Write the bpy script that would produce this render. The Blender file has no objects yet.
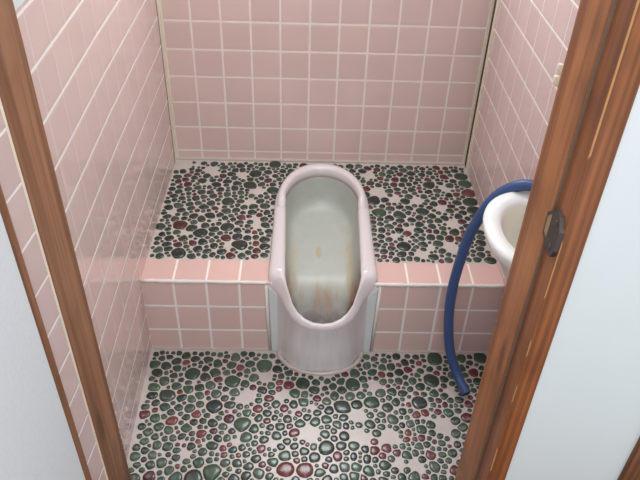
import bpy, bmesh, math, random
from mathutils import Vector, Matrix
LOW_STONES =  [(1.49,-1.08,0.25,'g'),(0.85,-1.97,0.25,'d'),(2.32,-2.35,0.25,'d'),(2.78,-1.38,0.24,'g'),(3.73,-0.7,0.25,'g'),(3.21,-2.98,0.25,'g'),(0.24,-0.7,0.17,'g'),(0.6,-0.79,0.15,'d'),(0.39,-1.05,0.17,'d'),(0.66,-1.39,0.17,'g'),(1.9,-1.21,0.17,'d'),(2.2,-1.03,0.16,'g'),(2.24,-0.64,0.15,'g'),(1.92,-0.5,0.14,'d'),(0.39,-1.63,0.16,'g'),(1.44,-1.7,0.15,'g'),(1.79,-1.63,0.14,'d'),(2.11,-1.54,0.16,'g'),(1.3,-2.04,0.14,'d'),(1.61,-2.09,0.14,'g'),(0.85,-2.37,0.15,'g'),(1.27,-2.42,0.13,'g'),(1.6,-2.42,0.17,'g'),(1.83,-1.94,0.14,'g'),(2.31,-1.87,0.16,'g'),(2.79,-2.28,0.15,'d'),(0.29,-2.67,0.15,'r'),(0.62,-2.82,0.16,'g'),(1.14,-2.9,0.17,'r'),(0.78,-3.12,0.14,'g'),(0.51,-3.3,0.14,'g'),(1.09,-3.22,0.15,'g'),(2.05,-3.34,0.15,'r'),(2.81,-2.79,0.15,'r'),(2.97,-0.83,0.13,'r'),(3.64,-2.42,0.14,'r'),(0.84,-3.74,0.13,'g'),(1.16,-3.78,0.15,'g'),(0.77,-4.08,0.13,'g'),(0.31,-4.12,0.14,'g'),(1.08,-4.31,0.16,'g'),(2.09,-4.29,0.15,'g'),(2.51,-4.59,0.25,'g'),(1.34,-4.56,0.15,'g'),(1.54,-4.76,0.18,'g'),(2.01,-4.77,0.25,'d'),(2.69,-0.71,0.15,'g'),(2.81,-0.39,0.16,'g'),(3.28,-0.65,0.15,'g'),(3.44,-1.22,0.14,'g'),(3.18,-1.48,0.13,'d'),(2.89,-1.81,0.14,'g'),(3.39,-3.45,0.17,'g'),(2.86,-4.3,0.13,'g'),(3.18,-4.3,0.14,'g'),(3.81,-4.62,0.16,'g'),(3.74,-1.7,0.14,'d'),(3.33,-2.57,0.13,'g'),(2.65,-3.09,0.12,'g'),(2.96,-2.53,0.07,'r'),(0.57,-2.51,0.08,'r'),(3.92,-2.86,0.11,'r'),(2.78,-4.04,0.09,'r'),(2.91,-3.71,0.07,'r'),(3.89,-4.36,0.1,'r'),(2.0,-3.61,0.08,'r'),(1.62,-3.74,0.06,'r'),(1.43,-3.72,0.06,'r'),(1.54,-4.43,0.07,'r'),(4.99,-1.39,0.22,'d'),(6.55,-1.43,0.24,'d'),(6.19,-2.31,0.25,'d'),(7.11,-2.13,0.24,'g'),(5.69,-3.77,0.24,'d'),(4.55,-4.48,0.24,'r'),(5.09,-4.51,0.25,'r'),(4.54,-1.47,0.16,'r'),(4.44,-2.4,0.14,'r'),(4.19,-0.85,0.15,'d'),(4.55,-1.02,0.13,'g'),(4.76,-1.82,0.15,'g'),(5.06,-1.86,0.12,'g'),(5.35,-1.69,0.15,'g'),(5.4,-1.37,0.12,'d'),(5.44,-2.01,0.13,'r'),(5.81,-2.45,0.14,'d'),(5.71,-2.8,0.14,'g'),(5.98,-1.9,0.15,'g'),(6.44,-1.91,0.14,'g'),(6.21,-1.67,0.13,'d'),(5.92,-1.52,0.12,'d'),(6.64,-2.22,0.15,'d'),(6.66,-0.98,0.16,'g'),(7.05,-0.67,0.15,'g'),(7.2,-0.94,0.15,'g'),(6.91,-1.22,0.13,'g'),(6.19,-1.31,0.13,'g'),(5.67,-3.3,0.14,'g'),(4.74,-3.27,0.15,'r'),(4.34,-3.07,0.15,'g'),(4.91,-2.93,0.14,'g'),(4.25,-3.36,0.14,'g'),(4.52,-4.06,0.16,'g'),(4.17,-4.27,0.14,'g'),(5.49,-4.58,0.15,'g'),(6.19,-4.4,0.14,'g'),(6.53,-4.4,0.14,'g'),(6.87,-4.53,0.17,'g'),(6.46,-4.69,0.14,'g'),(6.01,-4.05,0.14,'r'),(5.66,-4.36,0.09,'r'),(4.88,-2.6,0.1,'r'),(6.33,-1.03,0.1,'r'),(7.07,-3.85,0.13,'r'),(6.73,-4.74,0.11,'r'),(7.18,-3.25,0.12,'g'),(4.62,-3.05,0.09,'r'),(9.31,-0.35,0.26,'d'),(9.08,-1.24,0.26,'d'),(8.57,-2.11,0.25,'d'),(10.81,-0.28,0.21,'d'),(10.49,-0.89,0.15,'r'),(10.54,-1.27,0.15,'d'),(10.08,-2.17,0.13,'r'),(9.97,-2.67,0.17,'r'),(8.44,-2.57,0.12,'r'),(9.42,-2.48,0.15,'g'),(9.59,-2.79,0.13,'g'),(9.53,-3.24,0.13,'g'),(9.3,-3.9,0.13,'g'),(8.66,-3.98,0.14,'r'),(8.74,-4.37,0.17,'g'),(8.52,-3.1,0.16,'g'),(8.8,-2.93,0.13,'g'),(7.7,-2.77,0.18,'g'),(7.58,-2.31,0.15,'d'),(7.77,-1.7,0.15,'g'),(7.42,-1.78,0.15,'g'),(7.54,-1.32,0.12,'g'),(8.03,-1.29,0.13,'d'),(8.46,-1.26,0.14,'g'),(8.7,-1.49,0.15,'d'),(9.47,-1.18,0.13,'d'),(9.27,-0.94,0.1,'r'),(8.08,-0.92,0.13,'d'),(8.31,-0.5,0.13,'d'),(7.99,-3.98,0.14,'g'),(8.25,-3.91,0.11,'g'),(7.32,-4.33,0.17,'g'),(7.29,-4.03,0.1,'r'),(7.72,-3.91,0.11,'r'),(8.49,-3.41,0.11,'r'),(8.04,-3.47,0.1,'r'),(9.19,-2.04,0.1,'r'),(9.36,-2.19,0.1,'r'),(8.11,-4.7,0.16,'g'),(8.09,-0.61,0.08,'r'),(8.52,-1.77,0.08,'r'),(8.84,-3.53,0.07,'r'),(8.44,-4.68,0.09,'r'),(8.25,-2.2,0.08,'r'),(9.3,-1.63,0.07,'r'),(10.44,-0.15,0.09,'d'),(9.06,-3.58,0.11,'g'),(9.52,-3.63,0.11,'d')]
UP_STONES =  [(2.72,6.75,0.23,'d'),(3.8,6.69,0.23,'d'),(3.1,6.05,0.24,'d'),(2.95,5.29,0.24,'d'),(3.8,4.96,0.22,'d'),(2.27,4.21,0.23,'d'),(2.37,2.75,0.23,'d'),(1.54,2.39,0.24,'d'),(2.91,1.8,0.24,'d'),(0.97,1.35,0.24,'d'),(0.79,2.82,0.24,'r'),(0.18,2.71,0.16,'d'),(1.2,2.65,0.16,'d'),(1.32,5.83,0.14,'d'),(2.22,5.99,0.14,'d'),(2.05,6.83,0.15,'d'),(1.71,6.82,0.12,'d'),(0.96,6.19,0.13,'d'),(1.56,1.53,0.15,'d'),(1.67,1.93,0.15,'d'),(2.06,1.73,0.13,'d'),(2.38,2.17,0.17,'r'),(2.75,2.24,0.16,'d'),(2.79,3.29,0.15,'r'),(3.16,3.6,0.15,'d'),(3.57,4.0,0.15,'d'),(3.66,2.9,0.14,'d'),(3.64,2.1,0.16,'d'),(3.66,1.73,0.15,'d'),(3.42,1.51,0.13,'r'),(1.01,2.07,0.15,'g'),(0.52,1.78,0.13,'d'),(0.3,2.28,0.11,'d'),(0.09,2.02,0.11,'g'),(0.11,1.27,0.12,'r'),(0.9,1.77,0.13,'r'),(1.34,1.86,0.13,'r'),(1.46,3.18,0.16,'d'),(1.73,3.37,0.17,'d'),(1.18,3.31,0.15,'d'),(1.96,2.6,0.16,'d'),(2.74,2.57,0.13,'d'),(0.71,5.27,0.16,'r'),(0.58,5.56,0.12,'r'),(3.6,5.61,0.14,'r'),(1.92,4.95,0.13,'d'),(2.5,5.37,0.14,'d'),(2.11,5.5,0.14,'d'),(0.71,3.65,0.13,'d'),(0.3,3.25,0.13,'d'),(0.43,2.58,0.1,'d'),(2.29,1.84,0.08,'r'),(3.69,1.3,0.11,'d'),(3.05,2.81,0.1,'d'),(3.12,3.04,0.1,'d'),(3.32,2.48,0.09,'r'),(1.85,3.79,0.11,'r'),(3.86,5.92,0.11,'d'),(0.4,6.12,0.12,'d'),(0.07,3.04,0.09,'r'),(3.77,5.36,0.12,'d'),(9.51,5.51,0.23,'d'),(7.39,4.43,0.25,'d'),(7.56,3.71,0.25,'g'),(8.22,1.87,0.24,'d'),(9.07,3.83,0.22,'d'),(10.78,6.72,0.23,'g'),(10.78,6.14,0.24,'g'),(10.84,5.63,0.23,'g'),(10.86,5.03,0.24,'r'),(10.83,4.48,0.24,'g'),(10.87,3.94,0.23,'d'),(10.0,2.67,0.17,'d'),(9.79,2.31,0.15,'r'),(10.1,2.29,0.15,'r'),(8.82,2.73,0.16,'g'),(8.86,3.07,0.15,'d'),(9.16,2.37,0.15,'d'),(9.34,2.04,0.15,'g'),(9.42,1.64,0.13,'d'),(8.23,3.6,0.21,'d'),(8.52,4.44,0.16,'d'),(8.14,2.73,0.14,'d'),(7.86,3.41,0.15,'d'),(8.23,3.26,0.14,'d'),(9.35,3.56,0.14,'d'),(9.8,3.48,0.14,'d'),(9.87,4.43,0.15,'r'),(9.52,4.3,0.13,'d'),(10.35,4.42,0.16,'d'),(7.13,4.8,0.15,'d'),(7.17,5.2,0.15,'r'),(7.11,6.38,0.14,'d'),(8.3,5.85,0.14,'r'),(8.51,6.21,0.13,'r'),(8.62,5.82,0.16,'d'),(8.67,6.5,0.14,'g'),(9.02,6.78,0.15,'d'),(9.64,6.83,0.13,'d'),(9.95,6.69,0.13,'r'),(10.15,6.08,0.16,'r'),(10.3,6.67,0.11,'r'),(8.83,5.18,0.14,'d'),(8.9,5.96,0.12,'d'),(7.75,5.88,0.12,'r'),(7.69,6.5,0.13,'r'),(9.13,5.29,0.1,'r'),(10.3,5.51,0.14,'g'),(10.49,3.01,0.13,'d'),(10.37,3.29,0.13,'r'),(10.32,2.67,0.1,'r'),(10.05,3.9,0.13,'d'),(10.28,3.59,0.14,'d'),(7.57,2.71,0.13,'d'),(7.35,1.91,0.12,'d'),(7.54,1.59,0.14,'d'),(7.49,2.38,0.12,'d'),(8.1,1.46,0.15,'d'),(7.9,1.17,0.12,'d'),(8.85,1.98,0.14,'g'),(9.65,2.89,0.12,'g'),(8.64,3.32,0.13,'d'),(9.16,5.85,0.11,'d'),(7.31,1.21,0.13,'d'),(10.78,2.11,0.15,'d'),(10.91,1.24,0.16,'d'),(9.39,2.68,0.11,'d'),(9.63,2.61,0.11,'g'),(7.82,1.96,0.08,'r'),(7.26,4.04,0.09,'r'),(7.8,4.49,0.13,'d')]
LOW_VOIDS =  [(3.23,-2.03,0.26),(3.14,-3.61,0.16),(1.75,-4.0,0.14),(5.2,-3.26,0.3),(6.59,-2.57,0.29),(6.62,-3.34,0.25),(4.31,-1.93,0.21),(5.26,-2.32,0.12),(3.27,-1.98,0.26),(3.79,-1.13,0.27),(4.17,-3.64,0.16),(6.86,-3.42,0.15),(6.63,-2.53,0.24),(9.14,-2.99,0.29),(7.56,-3.39,0.28),(8.22,-4.36,0.22),(9.38,-3.53,0.13),(7.22,-1.53,0.19),(7.74,-4.3,0.16),(6.6,-3.27,0.15),(9.62,-1.72,0.16)]
UP_VOIDS =  [(0.39,6.58,0.31),(1.41,6.26,0.26),(2.58,5.95,0.21),(3.22,4.91,0.28),(1.44,5.35,0.17),(3.03,4.22,0.2),(3.42,2.89,0.24),(2.53,1.86,0.18),(1.01,2.37,0.16),(3.25,3.26,0.12),(0.88,6.6,0.16),(0.46,3.55,0.15),(1.69,6.02,0.15),(1.93,3.09,0.12),(7.56,4.95,0.33),(8.97,4.51,0.25),(8.15,4.55,0.22),(9.76,4.04,0.2),(10.04,3.15,0.26),(8.55,2.82,0.19),(7.95,2.38,0.17),(8.71,1.49,0.2),(9.77,1.88,0.23),(9.07,1.78,0.16),(10.09,5.35,0.24),(7.31,6.07,0.23),(8.91,1.38,0.1),(8.37,2.28,0.12),(9.8,1.63,0.14)]

T = 0.0775                     # one wall tile, in metres; geometry below is laid out in tiles
H = 2.953                      # height of the raised step
D = 7.043                      # back wall
XL, XR = 0.03, 11.11           # side walls
TOP = 28.0                     # ceiling height
rnd = random.Random(11)
col = bpy.context.scene.collection

# ------------------------------------------------------------------ helpers
class MB:
    def __init__(s): s.v = []; s.f = []; s.m = []
    def add(s, vs, fs, mi=0):
        o = len(s.v); s.v += [tuple(c * T for c in v) for v in vs]
        for f in fs: s.f.append([o + i for i in f]); s.m.append(mi)
    def quad(s, a, b, c, d, mi=0): s.add([a, b, c, d], [(0, 1, 2, 3)], mi)
    def box(s, x0, x1, y0, y1, z0, z1, mi=0):
        s.add([(x0,y0,z0),(x1,y0,z0),(x1,y1,z0),(x0,y1,z0),(x0,y0,z1),(x1,y0,z1),(x1,y1,z1),(x0,y1,z1)],
              [(3,2,1,0),(4,5,6,7),(0,1,5,4),(1,2,6,5),(2,3,7,6),(3,0,4,7)], mi)
    def prism(s, poly, z0, z1, mi=0):
        n = len(poly)
        s.add([(x,y,z0) for x,y in poly] + [(x,y,z1) for x,y in poly],
              [tuple(range(n-1,-1,-1)), tuple(range(n,2*n))] + [(i,(i+1)%n,n+(i+1)%n,n+i) for i in range(n)], mi)
    def rings(s, rs, closed=True, cap0=False, cap1=False, mi=0, flip=False):
        n = len(rs[0]); vs = [p for r in rs for p in r]; fs = []
        for k in range(len(rs)-1):
            for i in range(n if closed else n-1):
                j = (i+1) % n
                q = (k*n+i, k*n+j, (k+1)*n+j, (k+1)*n+i)
                fs.append(q[::-1] if flip else q)
        if cap0: fs.append(tuple(range(n)) if flip else tuple(range(n-1,-1,-1)))
        if cap1:
            b = (len(rs)-1)*n
            fs.append(tuple(range(b+n-1,b-1,-1)) if flip else tuple(range(b,b+n)))
        s.add(vs, fs, mi)
    def tube(s, pts, r, n=12, cap=True, mi=0, flat=1.0):
        pts = [Vector(p) for p in pts]; rs = []
        up = Vector((0.3,0.8,0.5)).normalized()
        for i,p in enumerate(pts):
            t = (pts[min(i+1,len(pts)-1)] - pts[max(i-1,0)]).normalized()
            a = (up - t*up.dot(t)).normalized(); b = t.cross(a); up = a
            rr = r[i] if isinstance(r,(list,tuple)) else r
            rs.append([tuple(p + a*rr*math.cos(2*math.pi*k/n)*flat + b*rr*math.sin(2*math.pi*k/n)) for k in range(n)])
        s.rings(rs, True, cap, cap, mi)
    def build(s, name, mats, parent=None, smooth=False, bevel=0, subd=0, angle=40, origin=None):
        me = bpy.data.meshes.new(name); vs = s.v
        org = Vector((0,0,0))
        if parent is not None:
            q = parent
            while q is not None: org = org + q.location; q = q.parent
        elif origin is not None: org = Vector(origin)*T
        me.from_pydata([tuple(Vector(v)-org) for v in vs], [], s.f); me.update()
        if not isinstance(mats,(list,tuple)): mats = [mats]
        for m in mats: me.materials.append(m)
        me.polygons.foreach_set('material_index', s.m)
        bm = bmesh.new(); bm.from_mesh(me); bmesh.ops.remove_doubles(bm, verts=bm.verts[:], dist=1e-5) if smooth else None; bmesh.ops.recalc_face_normals(bm, faces=bm.faces[:]); bm.to_mesh(me); bm.free()
        o = bpy.data.objects.new(name, me); col.objects.link(o)
        if parent is not None: o.parent = parent
        elif origin is not None: o.location = org
        if bevel:
            b = o.modifiers.new('bevel','BEVEL'); b.width = bevel*T; b.segments = 3; b.limit_method = 'ANGLE'; b.angle_limit = math.radians(40)
        if subd:
            b = o.modifiers.new('subd','SUBSURF'); b.levels = subd; b.render_levels = subd
        if smooth:
            for p in me.polygons: p.use_smooth = True
        return o
def empty(name, loc):
    o = bpy.data.objects.new(name, None); col.objects.link(o); o.location = Vector(loc)*T
    o.matrix_world = Matrix.Translation(Vector(loc)*T); o.empty_display_size = .03
    return o
def tag(o, label, cat, group=None):
    o['label'] = label; o['category'] = cat
    if group: o['group'] = group
    return o
def struct(o): o['kind'] = 'structure'; return o
def lerp(a,b,t): return a+(b-a)*t
def sstep(a,b,x):
    t = max(0,min(1,(x-a)/(b-a))); return t*t*(3-2*t)
def catmull(P, n):
    P = [Vector(p) for p in P]; out = []
    for i in range(len(P)-1):
        p0,p1,p2,p3 = P[max(i-1,0)],P[i],P[i+1],P[min(i+2,len(P)-1)]
        for k in range(n):
            t = k/n
            out.append(tuple(.5*((2*p1)+(p2-p0)*t+(2*p0-5*p1+4*p2-p3)*t*t+(3*p1-p0-3*p2+p3)*t**3)))
    out.append(tuple(P[-1])); return out

# ------------------------------------------------------------------ materials
def lin(r,g,b):
    f = lambda c: (c/255/12.92) if c/255 <= .04045 else ((c/255+.055)/1.055)**2.4
    return (f(r),f(g),f(b),1)
class NT:
    def __init__(s, name):
        s.mat = bpy.data.materials.new(name); s.mat.use_nodes = True
        s.t = s.mat.node_tree; s.b = s.t.nodes['Principled BSDF']
    def n(s, typ, **kw):
        x = s.t.nodes.new(typ)
        for k,v in kw.items(): setattr(x,k,v)
        return x
    def put(s, sock, v):
        if hasattr(v,'is_output'): s.t.links.new(v, sock)
        elif v is not None: sock.default_value = v
    def math(s, op, a, b=None, c=None):
        x = s.n('ShaderNodeMath', operation=op)
        for i,v in enumerate((a,b,c)):
            if v is not None: s.put(x.inputs[i], v)
        return x.outputs[0]
    def maprange(s, v, a, b, c=0., d=1., smooth=True):
        x = s.n('ShaderNodeMapRange'); x.interpolation_type = 'SMOOTHSTEP' if smooth else 'LINEAR'
        s.put(x.inputs[0], v); 
        for i,q in zip((1,2,3,4),(a,b,c,d)): s.put(x.inputs[i], q)
        return x.outputs[0]
    def mix(s, f, a, b, blend='MIX'):
        x = s.n('ShaderNodeMix', data_type='RGBA', blend_type=blend)
        s.put(x.inputs[0], f); s.put(x.inputs[6], a); s.put(x.inputs[7], b); return x.outputs[2]
    def noise(s, vec, scale, detail=2., rough=.5):
        x = s.n('ShaderNodeTexNoise'); s.put(x.inputs['Vector'], vec); x.inputs['Scale'].default_value = scale
        x.inputs['Detail'].default_value = detail; x.inputs['Roughness'].default_value = rough; return x.outputs['Fac']
    def pos(s): return s.n('ShaderNodeTexCoord').outputs['Object']
    def sep(s, v):
        x = s.n('ShaderNodeSeparateXYZ'); s.put(x.inputs[0], v); return x.outputs
    def comb(s, a, b, c=0.):
        x = s.n('ShaderNodeCombineXYZ')
        for i,v in enumerate((a,b,c)): s.put(x.inputs[i], v)
        return x.outputs[0]
    def bump(s, h, strength=.3, dist=.002):
        x = s.n('ShaderNodeBump'); x.inputs['Strength'].default_value = strength; x.inputs['Distance'].default_value = dist
        s.put(x.inputs['Height'], h); s.t.links.new(x.outputs[0], s.b.inputs['Normal'])
    def base(s, c, rough=.5, spec=.5, coat=0.):
        s.put(s.b.inputs['Base Color'], c); s.put(s.b.inputs['Roughness'], rough)
        s.b.inputs['Specular IOR Level'].default_value = spec; s.b.inputs['Coat Weight'].default_value = coat
        return s.mat

def plain(name, c, rough=.5, spec=.5, var=0., scale=20., bump=0., metal=0.):
    m = NT(name); p = m.pos(); n = m.noise(p, scale, 4.)
    c2 = tuple(max(0,x*(1-var)) for x in c[:3])+(1,)
    m.base(m.mix(n, c2, c), rough, spec); m.b.inputs['Metallic'].default_value = metal
    if bump: m.bump(n, bump, .001)
    return m.mat

def tile(name, ua, uo, up, va, vo, vp, c, grout, gw=.03, ufade=1., rough=.09, seed=0.):
    """square glazed tiles; ua/va are object axes (0 x, 1 y, 2 z), offsets and pitch in tiles"""
    m = NT(name); p = m.pos(); s = m.sep(p)
    def ax(a, o, pit): return m.math('DIVIDE', m.math('SUBTRACT', m.math('DIVIDE', s[a], T), o), pit)
    u = ax(ua,uo,up); v = ax(va,vo,vp)
    def edge(q):
        f = m.math('FRACT', q); return m.math('MINIMUM', f, m.math('SUBTRACT', 1., f))
    jit = m.math('MULTIPLY', m.math('SUBTRACT', m.noise(p, 30., 2.), .5), .02)
    du = m.math('ADD', edge(u), jit); dv = m.math('ADD', edge(v), jit)
    mu = m.maprange(du, gw*.6, gw*1.25); mv = m.maprange(dv, gw*.6, gw*1.25)
    if ufade < 1: mu_c = m.maprange(mu, 0., 1., 1.-ufade, 1., False)
    else: mu_c = mu
    mask = m.math('MULTIPLY', mu_c, mv)
    wn = m.n('ShaderNodeTexWhiteNoise', noise_dimensions='3D')
    m.put(wn.inputs['Vector'], m.comb(m.math('FLOOR', u), m.math('FLOOR', v), seed))
    tint = m.mix(m.math('MULTIPLY', wn.outputs[0], .55), c, tuple(x*.86 for x in c[:3])+(1,))
    cloud = m.noise(p, 9., 3.)
    tint = m.mix(m.math('MULTIPLY', cloud, .35), tint, tuple(min(1,x*1.14) for x in c[:3])+(1,))
    gcol = m.mix(m.noise(p, 45., 4.), tuple(x*.84 for x in grout[:3])+(1,), grout)
    m.base(m.mix(mask, gcol, tint), m.maprange(mask, 0., 1., .6, rough, False), .5)
    dome = m.math('MULTIPLY', m.maprange(du, 0., .12), m.maprange(dv, 0., .12))
    sn = m.sep(wn.outputs['Color'])
    tilt = m.math('ADD', m.math('MULTIPLY', m.math('SUBTRACT', sn[0], .5), m.math('FRACT', u)),
                         m.math('MULTIPLY', m.math('SUBTRACT', sn[1], .5), m.math('FRACT', v)))
    wob = m.noise(p, 26., 1.)
    m.bump(m.math('ADD', dome, m.math('ADD', m.math('MULTIPLY', wob, .3), m.math('MULTIPLY', tilt, .5))), .3, .001)
    return m.mat

def wood(name, light, dark, scale=1., rough=.45, seed=0.):
    m = NT(name); p = m.pos(); mp = m.n('ShaderNodeMapping'); m.put(mp.inputs[0], p)
    mp.inputs['Scale'].default_value = (26*scale, 26*scale, 1.1*scale); mp.inputs['Location'].default_value = (seed, seed*2, seed)
    n1 = m.noise(mp.outputs[0], 1.6, 3., .5)
    w = m.n('ShaderNodeTexWave', wave_type='BANDS', bands_direction='X'); m.put(w.inputs['Vector'], mp.outputs[0])
    w.inputs['Scale'].default_value = 1.1; w.inputs['Distortion'].default_value = 7.; w.inputs['Detail'].default_value = 3.; w.inputs['Detail Scale'].default_value = .7
    mp2 = m.n('ShaderNodeMapping'); m.put(mp2.inputs[0], p); mp2.inputs['Scale'].default_value = (260,260,7)
    fine = m.noise(mp2.outputs[0], 1., 3., .6)
    g = m.math('ADD', m.math('MULTIPLY', w.outputs['Fac'], .2), m.math('ADD', m.math('MULTIPLY', n1, .55), m.math('MULTIPLY', fine, .4)))
    c = m.mix(m.maprange(g, .3, .85), dark, light)
    big = m.noise(p, 7., 3.)
    c = m.mix(m.maprange(big, .45, .75, 0., .45), c, tuple(x*.55 for x in dark[:3])+(1,))
    mp3 = m.n('ShaderNodeMapping'); m.put(mp3.inputs[0], p); mp3.inputs['Scale'].default_value = (11,11,3.4); mp3.inputs['Location'].default_value = (seed,0,seed)
    v = m.n('ShaderNodeTexVoronoi'); m.put(v.inputs['Vector'], mp3.outputs[0]); v.inputs['Scale'].default_value = 1.
    k = m.maprange(m.math('ADD', v.outputs['Distance'], m.math('MULTIPLY', m.math('SUBTRACT', fine, .5), .12)), .2, .06)
    c = m.mix(m.math('MULTIPLY', k, .6), c, tuple(x*.4 for x in dark[:3])+(1,))
    streak = m.maprange(m.noise(mp2.outputs[0], .35, 2., .5), .5, .68)
    c = m.mix(m.math('MULTIPLY', streak, .4), c, tuple(x*.8 for x in dark[:3])+(1,))
    m.base(c, rough, .4); m.bump(fine, .25, .0008)
    return m.mat

PINK = lin(214,188,182); GROUT = lin(244,236,230)
M = {}
M['back'] = tile('pink_tile_back', 0, 1.03, 1., 2, 9.33-9, 1., PINK, lin(240,228,220), .036, seed=1.)
M['left'] = tile('pink_tile_left', 1, .02, 1., 2, .60, 1., PINK, GROUT, .036, .28, seed=2.)
M['right'] = tile('pink_tile_right', 1, .3, 1., 2, .53, 1., lin(210,184,181), GROUT, .032, .4, seed=3.)
M['riser_l'] = tile('pink_tile_riser', 0, 0., 1., 2, H-3*1.033, 1.033, lin(214,185,179), lin(246,238,233), .038, seed=4.)
M['riser_r'] = tile('pink_tile_riser_right', 0, .157, 1., 2, H-3*1.033, 1.033, lin(214,185,179), lin(246,238,233), .038, seed=5.)
M['tread_l'] = tile('pink_tile_edge', 0, 0., 1., 1, -.04, 1.1, lin(214,178,169), lin(244,234,228), .034, seed=6.)
M['tread_r'] = tile('pink_tile_edge_right', 0, .157, 1., 1, -.04, 1.1, lin(214,178,169), lin(244,234,228), .034, seed=7.)
M['outer'] = tile('pink_tile_outer', 1, .0, 1., 2, .55, 1., lin(208,184,180), GROUT, .028, .2, seed=8.)
M['grout'] = plain('mosaic_grout', lin(200,189,182), .3, .5, .22, 35., .4)
M['whitegrout'] = plain('white_grout', lin(228,220,214), .5, .5, .12, 60., .3)
M['plaster'] = plain('white_plaster', lin(214,221,222), .6, .3, .04, 12.)
M['panel'] = plain('speckled_white_panel', lin(222,228,232), .55, .3, .14, 150., .15)
M['ceil'] = plain('ceiling_paint', lin(225,222,215), .7, .3, .05, 6.)
M['wood_r'] = wood('reddish_brown_wood', lin(182,118,72), lin(122,70,38), 1., .42, 3.)
M['wood_r2'] = wood('brown_wood_front', lin(158,96,56), lin(104,60,34), 1., .42, 9.)
M['wood_l'] = wood('faded_brown_wood', lin(166,120,88), lin(118,76,50), 1., .5, 5.)
M['wood_dark'] = wood('dark_brown_wood', lin(140,92,60), lin(90,54,34), 1., .5, 7.)
M['raw'] = plain('worn_bare_wood', lin(196,142,92), .6, .3, .35, 60.)
M['seam'] = plain('grey_seam_filler', lin(128,104,88), .5, .4, .3, 40.)
M['caulk'] = plain('cream_caulk', lin(238,227,208), .55, .4, .2, 25., .3)
M['darkgap'] = plain('dark_gap', lin(92,66,48), .8, .2, .3, 30.)
M['steel'] = plain('tarnished_metal', lin(92,82,80), .45, .5, .4, 60., .4, .6)
M['recess'] = plain('bare_mortise_wood', lin(168,138,104), .6, .3, .3, 60.)
M['white'] = plain('white_ceramic', lin(238,238,236), .1, .5, .02, 8.)
M['basin_in'] = plain('cream_ceramic_bowl', lin(236,231,220), .14, .5, .06, 12.)
M['cream'] = plain('cream_plastic', lin(240,226,206), .4, .4, .05, 20.)
M['ceramic'] = plain('pale_lilac_ceramic', lin(216,205,206), .12, .5, .05, 10.)
M['flange'] = plain('pale_blue_grey_ceramic', lin(208,212,212), .2, .5, .06, 14.)
M['chrome'] = plain('chrome', lin(200,200,200), .15, .5, .05, 20., 0, 1.)
M['hose'] = plain('blue_rubber', lin(56,82,130), .36, .5, .15, 14.)
M['hose_in'] = plain('dark_hose_inside', lin(24,30,48), .7, .3)

def stone_mat():
    m = NT('wet_pebbles'); a = m.n('ShaderNodeAttribute', attribute_name='stone'); p = m.pos()
    n = m.noise(p, 70., 4., .6)
    m.base(m.mix(m.maprange(n,.3,.7,0.,.5), a.outputs['Color'], m.mix(1., a.outputs['Color'], (.62,.6,.58,1), 'MULTIPLY')), .2, .5)
    m.bump(n, .12, .001); return m.mat
M['stone'] = stone_mat()

def apron_mat():
    # glazed apron with faint vertical runs and a grimy tint
    m = NT('streaked_ceramic'); p = m.pos(); mp = m.n('ShaderNodeMapping'); m.put(mp.inputs[0], p)
    mp.inputs['Scale'].default_value = (60,60,7); n = m.noise(mp.outputs[0], 1.5, 3.)
    m.base(m.mix(n, lin(200,194,195), lin(224,220,220)), .14, .5); return m.mat
M['apron'] = apron_mat()
def pan_mat():
    m = NT('stained_shaded_bowl_glaze'); p = m.pos(); s = m.sep(p)
    x = m.math('DIVIDE', s[0], T); y = m.math('DIVIDE', s[1], T)      # local to the toilet's base point
    mp = m.n('ShaderNodeMapping'); m.put(mp.inputs[0], p); mp.inputs['Scale'].default_value = (14,3.2,5)
    n = m.noise(mp.outputs[0], 1.6, 5., .62); n2 = m.noise(p, 26., 4., .6)
    c = m.mix(n2, lin(172,175,167), lin(193,195,188))
    # ochre scale: front third, and a run along the right side
    front = m.math('MULTIPLY', m.maprange(y, 1.9, .7), m.maprange(n, .38, .6))
    side = m.math('MULTIPLY', m.math('MULTIPLY', m.maprange(m.math('ABSOLUTE', m.math('SUBTRACT', x, .88)), .28, .02), m.maprange(n, .34, .6)), m.math('MULTIPLY', m.maprange(y, 4.9, 3.6), m.maprange(y, .6, 1.8)))
    lside = m.math('MULTIPLY', m.math('MULTIPLY', m.maprange(m.math('ABSOLUTE', m.math('ADD', x, .95)), .22, .02), m.maprange(n, .40, .62)), m.maprange(y, 4.0, 2.8))
    spot = m.math('MULTIPLY', m.maprange(m.math('ADD', m.math('POWER', m.math('MULTIPLY', m.math('ADD', x, .08), 9.), 2.), m.math('POWER', m.math('MULTIPLY', m.math('SUBTRACT', y, 2.9), 3.), 2.)), 1.6, .1), .75)
    c = m.mix(m.maprange(y, 1.9, .6, 0., .75), c, lin(150,148,136))  # front slope painted greyer, as shade, to offset the window light on it
    c = m.mix(m.math('MULTIPLY', lside, .35), c, lin(196,170,112))
    c = m.mix(m.math('MULTIPLY', side, .75), c, lin(190,160,96))
    c = m.mix(m.math('MULTIPLY', spot, .7), c, lin(184,150,96))
    c = m.mix(m.math('MULTIPLY', front, .8), c, lin(158,112,76))
    deep = m.math('MULTIPLY', m.maprange(y, 1.15, .3), m.maprange(n2, .3, .6, .55, 1.))  # dirt plus the dark depth of the trap, painted into the colour
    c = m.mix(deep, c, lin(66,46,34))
    m.base(c, .34, .4); return m.mat
M['pan'] = pan_mat()

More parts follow.
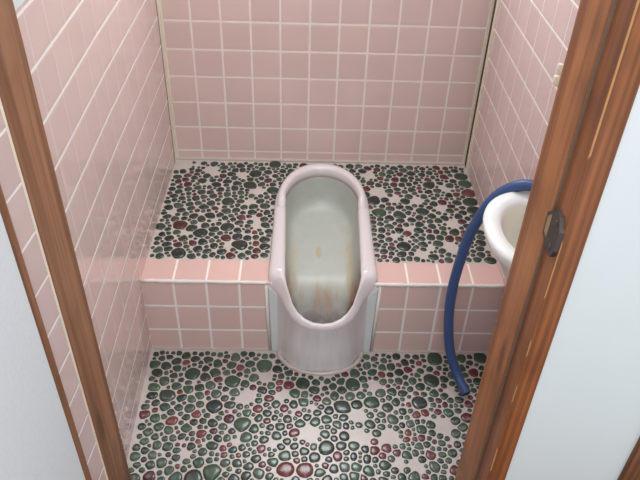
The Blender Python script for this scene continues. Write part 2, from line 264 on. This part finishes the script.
# ------------------------------------------------------------------ pebble mosaic
def pack(seeds, voids, inside, bounds, rng):
    st = []; cell = .5; grid = {}
    def near(x,y,R):
        g = int(R/cell)+1; cx,cy = int(math.floor(x/cell)),int(math.floor(y/cell))
        for i in range(cx-g,cx+g+1):
            for j in range(cy-g,cy+g+1):
                for k in grid.get((i,j),()): yield k
    def add(x,y,r,c):
        grid.setdefault((int(math.floor(x/cell)),int(math.floor(y/cell))),[]).append(len(st)); st.append((x,y,r,c))
    for x,y,r,c in seeds:
        if inside(x,y,r*.6) and all(math.hypot(x-st[k][0],y-st[k][1]) > (r+st[k][2])*.72 for k in near(x,y,.8)): add(x,y,r,c)
    x0,x1,y0,y1 = bounds
    A = (x1-x0)*(y1-y0)
    for r0,dens in ((.14,12),(.115,40),(.095,80),(.075,140),(.058,160)):
        for _ in range(int(A*dens)):
            x = rng.uniform(x0,x1); y = rng.uniform(y0,y1); r = r0*rng.uniform(.9,1.12)
            if not inside(x,y,r): continue
            if any(math.hypot(x-a,y-b) < w+r*.75 for a,b,w in voids): continue
            if any(math.hypot(x-st[k][0],y-st[k][1]) < r+st[k][2]+.012 for k in near(x,y,.8)): continue
            q = rng.random(); add(x,y,r,'r' if q < .08 else ('g' if q < .5 else 'd'))
    return st, near
def clip(poly, nx, ny, d):
    out = []
    for i in range(len(poly)):
        a = poly[i]; b = poly[(i+1)%len(poly)]
        da = a[0]*nx+a[1]*ny-d; db = b[0]*nx+b[1]*ny-d
        if da <= 0: out.append(a)
        if (da < 0) != (db < 0) and da != db:
            t = da/(da-db); out.append((a[0]+(b[0]-a[0])*t, a[1]+(b[1]-a[1])*t))
    return out
def resample(poly, n):
    L = [0]
    for i in range(len(poly)):
        a,b = poly[i],poly[(i+1)%len(poly)]; L.append(L[-1]+math.hypot(b[0]-a[0],b[1]-a[1]))
    out = []; k = 0
    for i in range(n):
        d = L[-1]*i/n
        while L[k+1] < d: k += 1
        a,b = poly[k],poly[(k+1)%len(poly)]; t = (d-L[k])/max(1e-9,L[k+1]-L[k])
        out.append((a[0]+(b[0]-a[0])*t, a[1]+(b[1]-a[1])*t))
    return out
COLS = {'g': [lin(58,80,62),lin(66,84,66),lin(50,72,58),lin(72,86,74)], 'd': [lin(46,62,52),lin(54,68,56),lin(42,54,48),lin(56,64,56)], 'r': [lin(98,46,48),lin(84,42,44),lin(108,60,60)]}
def mosaic(name, base_mb, st, near, z, inside, rng, shade=1.):
    me_v = []; me_f = []; cols = []
    for i,(x,y,r,c) in enumerate(st):
        grow = r*1.28; n = 14; rot = rng.random()*6; el = rng.uniform(.9,1.1); ea = rng.random()*3.14
        poly = []
        for k in range(n):
            a = 2*math.pi*k/n+rot; rr = grow*(1+(el-1)*math.cos(2*(a-ea)))*rng.uniform(.97,1.03)
            poly.append((rr*math.cos(a), rr*math.sin(a)))
        gap = .016
        for k in near(x,y,1.1):
            if k == i: continue
            ox,oy,orr,_ = st[k]; dx,dy = ox-x,oy-y; d = math.hypot(dx,dy)
            if d > grow+orr*1.28+.1: continue
            t = (d*d+r*r-orr*orr)/(2*d)-gap
            t = max(t, r*.35)
            poly = clip(poly, dx/d, dy/d, t)
        if len(poly) < 3: continue
        for _ in range(2):                                  # round the corners
            q = []
            for k in range(len(poly)):
                a,b = poly[k],poly[(k+1)%len(poly)]
                q += [(a[0]*.72+b[0]*.28,a[1]*.72+b[1]*.28),(a[0]*.28+b[0]*.72,a[1]*.28+b[1]*.72)]
            poly = q
        poly = resample(poly, 14 if r > .12 else 9)
        m = len(poly); cx = sum(p[0] for p in poly)/m; cy = sum(p[1] for p in poly)/m
        hgt = .02+.03*min(r,.25)/.25; o = len(me_v)
        for s,zz in ((1.,-.01),(.97,.45),(.86,.8),(.55,.97)):
            for px,py in poly: me_v.append(((x+cx+(px-cx)*s)*T,(y+cy+(py-cy)*s)*T,(z+hgt*zz)*T))
        me_v.append(((x+cx)*T,(y+cy)*T,(z+hgt)*T))
        for k in range(3):
            for j in range(m): me_f.append((o+k*m+j,o+k*m+(j+1)%m,o+(k+1)*m+(j+1)%m,o+(k+1)*m+j))
        for j in range(m): me_f.append((o+3*m+j,o+3*m+(j+1)%m,o+4*m))
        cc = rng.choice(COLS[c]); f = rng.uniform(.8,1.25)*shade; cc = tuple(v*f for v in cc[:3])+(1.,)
        cols += [cc]*(4*m+1)
    nb = len(base_mb.v)
    vs = base_mb.v + me_v; fs = base_mb.f + [tuple(i+nb for i in f) for f in me_f]
    me = bpy.data.meshes.new(name); me.from_pydata(vs,[],fs); me.update()
    me.materials.append(M['grout']); me.materials.append(M['stone'])
    me.polygons.foreach_set('material_index',[0]*len(base_mb.f)+[1]*len(me_f))
    me.polygons.foreach_set('use_smooth',[False]*len(base_mb.f)+[True]*len(me_f))
    at = me.attributes.new('stone','FLOAT_COLOR','POINT')
    flat = [x for c in [(.5,.5,.5,1.)]*nb+cols for x in c]; at.data.foreach_set('color', flat)
    o = bpy.data.objects.new(name, me); col.objects.link(o); return struct(o)

def wl(y):                                   # left wall leans a little outwards towards the door
    return XL if y > 0 else XL - .018*y
def in_low(x,y,r):
    if x < wl(y)+.11+r*.6 or x > XR-.06-r or y > -.12-r or y < -4.85: return False
    return ((x-5.55)/(1.42+r))**2+(y/(1.10+r))**2 > 1
def in_up(x,y,r):
    if x < XL+.03+r or x > XR-.1-r or y < 1.06+r or y > D-.2-r: return False
    hw = 1.74+r - .04*y
    if y < 4.0: return abs(x-5.55) > hw
    return ((x-5.55)/hw)**2+((y-4.0)/(2.72+r))**2 > 1
fl = MB(); fl.box(-.3,XR+.3,-5.2,.1,-1.,0)
st,nr = pack(LOW_STONES, LOW_VOIDS, in_low, (0,XR,-4.9,0), rnd); mosaic('floor', fl, st, nr, 0, in_low, rnd)
fu = MB()
def hole(y):
    if y < 4.0: return 1.5
    return 1.5*math.sqrt(max(0,1-((y-4.0)/2.2)**2))
for k in range(40):
    ya = lerp(1.02,D,k/40); yb = lerp(1.02,D,(k+1)/40); a,b = hole(ya),hole(yb)
    for q in ([(XL,ya,H),(5.55-a,ya,H),(5.55-b,yb,H),(XL,yb,H)],[(5.55+a,ya,H),(XR,ya,H),(XR,yb,H),(5.55+b,yb,H)]): fu.quad(*q)
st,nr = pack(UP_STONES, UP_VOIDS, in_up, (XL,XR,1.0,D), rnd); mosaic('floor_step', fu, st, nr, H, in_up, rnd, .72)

# ------------------------------------------------------------------ room shell
DADO = 12.7
TXL, TXR = 3.86, 7.13                          # the toilet breaks the step between these
m = MB()                                       # front of the step: riser and tiled nosing
m.quad((XL,0,0),(TXL+.3,0,0),(TXL+.3,0,H),(XL,0,H),0); m.quad((TXR-.3,0,0),(XR,0,0),(XR,0,H),(TXR-.3,0,H),1)
m.quad((XL,0,H),(TXL+.3,0,H),(TXL+.3,1.02,H),(XL,1.02,H),2); m.quad((TXR-.3,0,H),(XR,0,H),(XR,1.02,H),(TXR-.3,1.02,H),3)
struct(m.build('wall_step',[M['riser_l'],M['riser_r'],M['tread_l'],M['tread_r']]))
def nosing(a,b): 
    pts = [(lerp(a,b,i/24), -.005+rnd.uniform(-.006,.006), H+rnd.uniform(-.008,.008)) for i in range(25)]
    q = MB(); q.tube(pts,[.06*rnd.uniform(.8,1.15) for _ in pts],8); return q
struct(nosing(XL+.04,TXL).build('trim_1',M['whitegrout'],smooth=True)); struct(nosing(TXR,XR-.04).build('trim_2',M['whitegrout'],smooth=True))

# back wall with a high window
WX0,WX1,WZ0,WZ1 = 2.4,8.8,13.8,20.6
m = MB()
m.box(XL-.6,XR+.6,D,D+1,0,DADO,0)
for x0,x1,z0,z1 in ((XL-.6,WX0,DADO,TOP),(WX1,XR+.6,DADO,TOP),(WX0,WX1,DADO,WZ0),(WX0,WX1,WZ1,TOP)): m.box(x0,x1,D,D+1,z0,z1,1)
struct(m.build('wall_back',[M['back'],M['plaster']]))
w = empty('window_1',((WX0+WX1)/2,D+.5,WZ0)); struct(w)
m = MB()
for x0,x1,z0,z1 in ((WX0,WX0+.4,WZ0,WZ1),(WX1-.4,WX1,WZ0,WZ1),(WX0+.4,WX1-.4,WZ0,WZ0+.4),(WX0+.4,WX1-.4,WZ1-.4,WZ1),(5.45,5.75,WZ0+.4,WZ1-.4)): m.box(x0,x1,D+.1,D+.7,z0,z1)
m.build('window_frame',M['wood_l'],w,bevel=.03)
# left wall (tiles to shoulder height, plaster above)
m = MB()
def lwall(m,ya,xa,yb,xb,mi):
    m.prism([(xa,ya),(xb,yb),(xb-.7,yb),(xa-.7,ya)],-.2,DADO,mi); m.prism([(xa,ya),(xb,yb),(xb-.7,yb),(xa-.7,ya)],DADO,TOP,1)
lwall(m,D,XL,0,XL,0); lwall(m,0,XL,-4.82,wl(-4.82),0)
struct(m.build('wall_left',[M['left'],M['plaster']]))
m = MB(); m.box(XR,XR+.7,-5.2,D,-.2,DADO,0); m.box(XR,XR+.7,-5.2,D,DADO,TOP,1)
struct(m.build('wall_right',[M['right'],M['plaster']]))
m = MB(); m.box(-.7,XR+.7,-6.6,D+1,TOP,TOP+.6); struct(m.build('ceiling',M['ceil']))
# corner strips: pale caulk with a dark seam
def strip(name, parts):
    t = MB()
    for i,(x0,x1,y0,y1,mi) in enumerate(parts): t.box(x0,x1,y0,y1,H,DADO,mi)
    return struct(t.build(name,[M['caulk'],M['darkgap']]))
strip('trim_3',[(XL,XL+.09,D-.06,D+.1,0),(XL-.05,XL+.01,D-.40,D-.37,1),(XL-.05,XL+.035,D-.34,D-.08,0)])
strip('trim_4',[(XR-.12,XR,D-.05,D+.1,0),(XR-.02,XR+.05,D-.40,D-.06,1),(XR-.05,XR+.05,D-.60,D-.41,0)])
# mortar fillet along the left foot of the lower floor
m = MB()
m.add([(wl(-.0)-.02,-.03,.07),(wl(-.0)+.1,-.03,.0),(wl(-5)+.1,-5.,0.),(wl(-5)-.02,-5.,.07)],[(0,1,2,3)])
m.box(XL-.1,TXL,-.07,.02,-.05,.05); m.box(TXR,XR+.1,-.07,.02,-.05,.05)
struct(m.build('trim_5',M['grout']))
# back skirting grout line on the step
m = MB(); m.box(XL,XR,D-.12,D+.05,H-.05,H+.07); struct(m.build('trim_6',M['grout']))

# ------------------------------------------------------------------ doorway
AX = 9.215
door = struct(empty('door_1',(4.7,-5.6,0)))
m = MB(); m.prism([(.05,-6.10),(.345,-6.09),(.335,-4.8),(.05,-4.8)],-.15,25.)
o = m.build('jamb',M['wood_l'],door,bevel=.03); o['label'] = 'faded brown left door post'
# caulk line where the left post meets the outer tiles
m = MB(); m.prism([(.12,-6.18),(.33,-6.17),(.335,-6.11),(.12,-6.11)],-.1,25.); m.build('caulk_line',M['caulk'],door)
m = MB(); m.box(AX,AX+.62,-5.97,-4.8,-.15,25.)
o = m.build('jamb',M['wood_r'],door,bevel=.03); o['label'] = 'reddish brown right door post with strike plate'
m = MB(); m.box(AX+.06,9.69,-6.58,-5.98,-.15,25.)
o = m.build('casing',M['wood_r2'],door,bevel=.025)
m = MB()                                         # pale worn arris on the casing
zz = 1.
while zz < 24.5:
    ln = rnd.uniform(.5,1.4) if zz < 9 else rnd.uniform(1.5,3.2)
    wdt = rnd.uniform(.012,.022) if zz < 11 else .028
    m.add([(AX+.057,-6.56,zz),(AX+.054,-6.584,zz+.05),(AX+.06+wdt*.9,-6.585,zz+.1),(AX+.057,-6.56,zz+ln),(AX+.054,-6.585,zz+ln),(AX+.06+wdt*.9,-6.585,zz+ln-.1)],[(0,1,4,3),(1,2,5,4)])
    zz += ln + (rnd.uniform(.6,1.6) if zz < 11.5 else .05)
m.build('worn_edge',M['raw'],door)
m = MB(); m.box(AX+.012,AX+.2,-5.99,-5.965,0,25.); m.build('seam',M['seam'],door)
# strike plate: bent hexagonal plate over the step between post and casing
m = MB()
zc = 9.85
def plate(ya,yb,x,z0a,z1a,z0b,z1b,mi=0): 
    m.add([(x,ya,z0a),(x,yb,z0b),(x,yb,z1b),(x,ya,z1a),(x+.05,ya,z0a),(x+.05,yb,z0b),(x+.05,yb,z1b),(x+.05,ya,z1a)],
          [(0,1,2,3),(7,6,5,4),(0,4,5,1),(1,5,6,2),(2,6,7,3),(3,7,4,0)],mi)
PL = [(-5.90,9.98),(-6.2,10.24),(-6.42,10.24),(-6.575,10.02),(-6.575,9.62),(-6.46,9.42),(-6.2,9.40),(-5.92,9.55)]
n = len(PL); m.add([(AX-.03,y,z) for y,z in PL]+[(AX+.065,y,z) for y,z in PL],[tuple(range(n)),tuple(range(2*n-1,n-1,-1))]+[(k,(k+1)%n,n+(k+1)%n,n+k) for k in range(n)])
sp = m.build('strike_plate',M['steel'],door)
m = MB(); plate(-5.97,-6.12,AX-.034,9.62,9.95,9.58,10.08); m.build('latch_hole',M['recess'],sp)
for dz in (-.27,.22):
    m = MB(); c = Vector((AX-.03,-6.36,zc+dz))
    m.rings([[(c.x-q,c.y+r*math.cos(a*math.pi/4),c.z+r*math.sin(a*math.pi/4)) for a in range(8)] for q,r in ((-.01,.06),(.012,.05))],True,True,True); m.build('screw',M['steel'],sp)
m = MB(); m.box(.37,AX,-5.9,-5.1,-.1,.4); m.build('sill',M['wood_dark'],door,bevel=.03)
m = MB(); m.box(.1,AX+.7,-6.1,-4.8,25.,26.); m.build('head_jamb',M['wood_r'],door,bevel=.03)
# partition right of the post, white, and the brown post where it ends
m = MB(); m.box(9.69,12.33,-6.53,-5.2,-.1,TOP); m.box(-.7,9.69,-6.1,-5.2,26.,TOP)
struct(m.build('wall_front',M['plaster']))
m = MB(); m.box(12.33,13.9,-6.62,-5.2,-.1,TOP); struct(m.build('trim_7',M['wood_dark'],bevel=.04))
# outer left wall: tiles, slim wooden edge, white speckled panel
m = MB(); lwall(m,-6.11,.325,-6.9,.26,0); struct(m.build('wall_left_outer',[M['outer'],M['plaster']]))
m = MB(); m.prism([(-.5,-7.13),(.355,-7.12),(.35,-6.87),(-.5,-6.88)],-.1,TOP); struct(m.build('trim_8',M['wood_l'],bevel=.03))
m = MB(); m.prism([(-.5,-16.),(.33,-16.),(.34,-7.13),(-.5,-7.13)],-.1,TOP); struct(m.build('wall_corridor',M['panel']))
m = MB(); m.box(-.5,15,-17,-6.3,.2,.8); struct(m.build('floor_corridor',M['wood_dark']))

# ------------------------------------------------------------------ squat toilet
CX = 5.55
toilet = tag(empty('squat_toilet',(CX,0,0)), 'pale ceramic squat toilet set into the tiled step, stained inside', 'toilet')
RZ = H+.22
left_out = [(-1.66,.35,RZ-.0),(-1.66,.12,RZ-.05),(-1.58,.0,RZ-.28),(-1.42,-.08,RZ-.5),(-1.27,-.2,2.50),(-1.12,-.46,2.32),(-.93,-.68,2.15),(-.66,-.85,2.03),(-.34,-.93,1.95),(0,-.955,1.92)]
left_in = [(-1.15,.35,RZ+.04),(-1.15,.12,RZ+.02),(-1.13,-.0,RZ-.03),(-1.08,-.14,RZ-.2),(-1.0,-.3,2.78),(-.90,-.47,2.52),(-.74,-.62,2.32),(-.53,-.73,2.17),(-.28,-.79,2.07),(0,-.81,2.03)]
def side_pts():
    """half loop, front apex to rear apex: (outer, inner)"""
    o = list(reversed(left_out)); i = list(reversed(left_in))
    for k in range(1,9):
        y = .35+ (4.0-.35)*k/8; o.append((-1.66+.04*y/4.7,y,RZ)); i.append((-1.15-.12*y/4.7,y,RZ+.04))
    for k in range(1,17):
        a = math.pi/2*k/16
        o.append((-1.62*math.cos(a),4.0+2.28*math.sin(a),RZ)); i.append((-1.27*math.cos(a),4.0+1.70*math.sin(a)**1.08,RZ+.04))
    return o,i
so,si = side_pts()
mir = lambda L: L + [(-x,y,z) for x,y,z in reversed(L[1:-1])]
RO,RI = mir(so),mir(si)
def off(p,q,t,dz=0): return (lerp(p[0],q[0],t),lerp(p[1],q[1],t),lerp(p[2],q[2],t)+dz)
def W(L): return [(x+CX,y,z) for x,y,z in L]
N = len(RO)
def basez(y): return 0.0 if y < -.05 else H-.25
def scl(p,s,z):
    cy = min(max(p[1],.75),4.0); return (p[0]*s, cy+(p[1]-cy)*s, z)
def zf(y): 
    return lerp(.5,1.78,sstep(-.5,1.7,y)) + .12*max(0,y-1.6)/4
base = [(x*1.015,y*1.02 if y<0 else (y+ (.22 if y>5.2 else .0)*sstep(5.2,6.4,y)),basez(y)) for x,y,z in RO]
def low(p,b):  # just under the lip
    return (p[0],p[1],p[2]-.12) if p[1] > -.05 else (p[0]*.985,p[1]*.965,p[2]-.13)
R = [base, [off(low(p,b),b,.5) for p,b in zip(RO,base)], [low(p,b) for p,b in zip(RO,base)], [(p[0],p[1],p[2]-.05) for p in RO],
     [off(p,q,.10,.03) for p,q in zip(RO,RI)], [off(p,q,.35,.055) for p,q in zip(RO,RI)], [off(p,q,.7,.055) for p,q in zip(RO,RI)], [off(p,q,.93,.02) for p,q in zip(RO,RI)], [off(p,q,1,-.05) for p,q in zip(RO,RI)]]
m = MB()
m.rings([W(r) for r in R[:3]],mi=1); m.rings([W(r) for r in R[2:]])
inner = [R[-1]]
for s,k in ((.99,.2),(.98,.4),(.96,.6),(.93,.76),(.89,.87),(.83,.945),(.76,.98),(.66,1.0),(.52,1.),(.38,1.),(.24,1.),(.1,1.),(.0,1.)):
    ring = []
    for p in RI:
        q = scl(p,s,0); zb = zf(q[1]); ring.append((q[0],q[1],lerp(p[2]-.05,zb,min(k,1.0))-(k-1 if k>1 else 0)))
    inner.append(ring)
m.rings([W(r) for r in inner],mi=2)
bowl = m.build('bowl',[M['ceramic'],M['apron'],M['pan']],toilet,smooth=True)
# raised hood band round the back, ending in two notches
def hood():
    q = MB(); idx = [i for i in range(N) if RO[i][1] > 3.3]; A = 0; secs = []
    for n,i in enumerate(idx):
        p,c = RO[i],RI[i]; e = min(n,len(idx)-1-n); up = .20*sstep(-.5,1.2,e)+.05*sstep(3.6,6.2,p[1])
        pr = []
        for t,z in ((.22,-.0),(.24,up*.7),(.36,up+.03),(.6,up+.05),(.85,up+.02),(.97,up*.75),(1.0,up*.3),(1.02,-.1)):
            a = off(p,c,t); pr.append((a[0]+CX,a[1],a[2]+z))
        secs.append(pr)
    q.rings(secs,closed=True,cap0=True,cap1=True); return q
hood().build('hood',M['ceramic'],toilet,smooth=True)
# flat flanges against the riser either side of the apron
for s in (-1,1):
    q = MB(); sh = .02 if s > 0 else 0
    pts = [(CX+s*(1.67+sh),2.86),(CX+s*(1.60+sh),.0),(CX+s*1.22,.0),(CX+s*1.22,2.30)]
    v = [(x,-.09,z) for x,z in pts]+[(x,.04,z) for x,z in pts]
    q.add(v,[(0,1,2,3),(7,6,5,4),(0,4,5,1),(1,5,6,2),(2,6,7,3),(3,7,4,0)])
    o = q.build('flange',M['flange'],toilet,bevel=.03); o['label'] = 'flat pale blue-grey side flange'
    q = MB(); q.tube([(CX+s*(1.73+sh),-.02,2.88),(CX+s*(1.70+sh),-.02,1.5),(CX+s*(1.65+sh),-.02,0)],.055,8); q.build('sealant_bead',M['whitegrout'],toilet,smooth=True)
# sealant at the foot of the apron
q = MB(); pts = []
for i in range(33):
    a = math.pi*i/32; pts.append((CX-1.36*math.cos(a),-.06-.98*math.sin(a),.03+rnd.uniform(-.01,.01)))
q.tube(pts,[.075*rnd.uniform(.75,1.25) for _ in pts],8); q.build('sealant_bead',M['grout'],toilet,smooth=True)

# ------------------------------------------------------------------ hand basin on the right wall
BC = (10.6,-2.5); BZ = 7.03
basin = tag(empty('hand_basin',(XR,BC[1],BZ-1.9)), 'small white ceramic hand basin on the right wall behind the door post', 'basin')
def dring(sx,sy,z,dx=0,lim=XR-.01):
    out = []
    for k in range(48):
        a = 2*math.pi*k/48; ca,sa = math.cos(a),math.sin(a)
        x = BC[0]+dx+ca*sx; y = BC[1]+math.copysign(abs(sa)**.92,sa)*sy
        if ca > 0: x = BC[0]+dx+ (lim-BC[0]-dx)*min(1,abs(ca)*2.2); 
        out.append((min(x,lim),y,z))
    return out
m = MB()
m.rings([dring(.3,.4,BZ-1.8),dring(.5,.62,BZ-1.6),dring(.72,.92,BZ-1.2),dring(.98,1.22,BZ-.75),dring(1.2,1.5,BZ-.38),dring(1.31,1.68,BZ-.1),dring(1.29,1.67,BZ-.02),dring(1.22,1.6,BZ+.03),
         dring(1.08,1.44,BZ+.02,0,XR-.2),dring(.92,1.26,BZ-.02,0,XR-.36),dring(.86,1.18,BZ-.1,0,XR-.42)],cap0=True)
m.rings([dring(.86,1.18,BZ-.1,0,XR-.42),dring(.8,1.1,BZ-.4,0,XR-.46),dring(.66,.9,BZ-.9,0,XR-.55),dring(.36,.5,BZ-1.2,0,XR-.7),dring(.1,.1,BZ-1.25,0,XR-.9)],cap1=True,mi=1)
m.build('basin_body',[M['white'],M['basin_in']],basin,smooth=True)
q = MB(); q.rings([[(BC[0]+.02+r*math.cos(2*math.pi*k/20),BC[1]+r*math.sin(2*math.pi*k/20),BZ-1.25+z) for k in range(20)] for r,z in ((.17,-.02),(.17,.03),(.11,.035))],cap1=True,cap0=True); q.build('drain',M['chrome'],basin)

# ------------------------------------------------------------------ blue hose
HP = [(11.0,-1.6,7.32),(10.9,-1.15,7.28),(10.72,-.98,7.28),(10.47,-.86,7.2),(10.16,-.72,6.93),(9.90,-.66,6.56),(9.69,-.62,5.99),(9.52,-.6,5.34),(9.41,-.6,4.47),(9.33,-.66,3.44),(9.36,-.78,2.32),(9.53,-.98,1.17),(9.82,-1.35,.42),(10.05,-1.88,.16)]
m = MB(); hp = catmull(HP,6); m.tube(hp,.15,14,cap=False)
hose = m.build('rubber_hose',M['hose'],smooth=True,origin=(10.05,-1.88,0))
tag(hose,'blue rubber hose hanging over the basin rim down to the pebbled floor','hose')
e = Vector(hp[-1]); t = (e-Vector(hp[-2])).normalized()
q = MB(); q.tube([tuple(e-t*.06),tuple(e-t*.03)],.11,12); q.build('hose_mouth',M['hose_in'],hose)

# ------------------------------------------------------------------ cream hooks on the right wall
hk = tag(empty('wall_hook',(XR,-.33,9.5)), 'small cream plastic double hook on the right tiled wall beside the door post', 'hook')
m = MB(); m.box(XR-.06,XR,-.73,-.27,9.55,10.5); m.build('back_plate',M['cream'],hk,bevel=.02)
for yy,zz in ((-.36,10.2),(-.30,9.87)):
    m = MB(); m.tube(catmull([(XR-.04,yy,zz-.08),(XR-.13,yy,zz-.09),(XR-.18,yy,zz-.01),(XR-.17,yy,zz+.1)],5),.075,10); m.build('prong',M['cream'],hk,smooth=True)

# ------------------------------------------------------------------ light
def area(name, loc, target, sx, sy, power, colr):
    l = bpy.data.lights.new(name,'AREA'); l.shape = 'RECTANGLE'; l.size = sx*T; l.size_y = sy*T; l.energy = power; l.color = colr
    o = bpy.data.objects.new(name,l); col.objects.link(o); o.location = Vector(loc)*T
    o.rotation_euler = (Vector(target)-Vector(loc)).to_track_quat('-Z','Y').to_euler(); return o
area('window_daylight',((WX0+WX1)/2,D+1.6,(WZ0+WZ1)/2),(5.5,-1.5,0),7,7,14.,(.93,.97,1.))
area('corridor_daylight',(7.0,-19,28),(4.,-3.,4.),12,10,17.,(.98,.99,1.))
area('room_fill_light',(5.5,1.,27.6),(5.5,1.,0),5,5,3.,(1.,.98,.95))  # unseen fill lamp, added to raise the ambient light in the room
w = bpy.data.worlds.new('sky'); bpy.context.scene.world = w; w.use_nodes = True
nt = w.node_tree; bg = nt.nodes['Background']; bg.inputs[0].default_value = (.93,.96,1.,1); bg.inputs[1].default_value = 1.0

# ------------------------------------------------------------------ camera
cam = bpy.data.cameras.new('camera'); co = bpy.data.objects.new('camera',cam); col.objects.link(co)
cam.sensor_width = 36; cam.lens = 36*686.5/640; cam.clip_start = .01
co.location = Vector((4.92978,-15.59011,16.87347))*T; co.rotation_euler = (.90487,-.02856,-.00835)
sc = bpy.context.scene; sc.camera = co
sc.view_settings.view_transform = 'Standard'; sc.view_settings.look = 'None'; sc.view_settings.exposure = 0
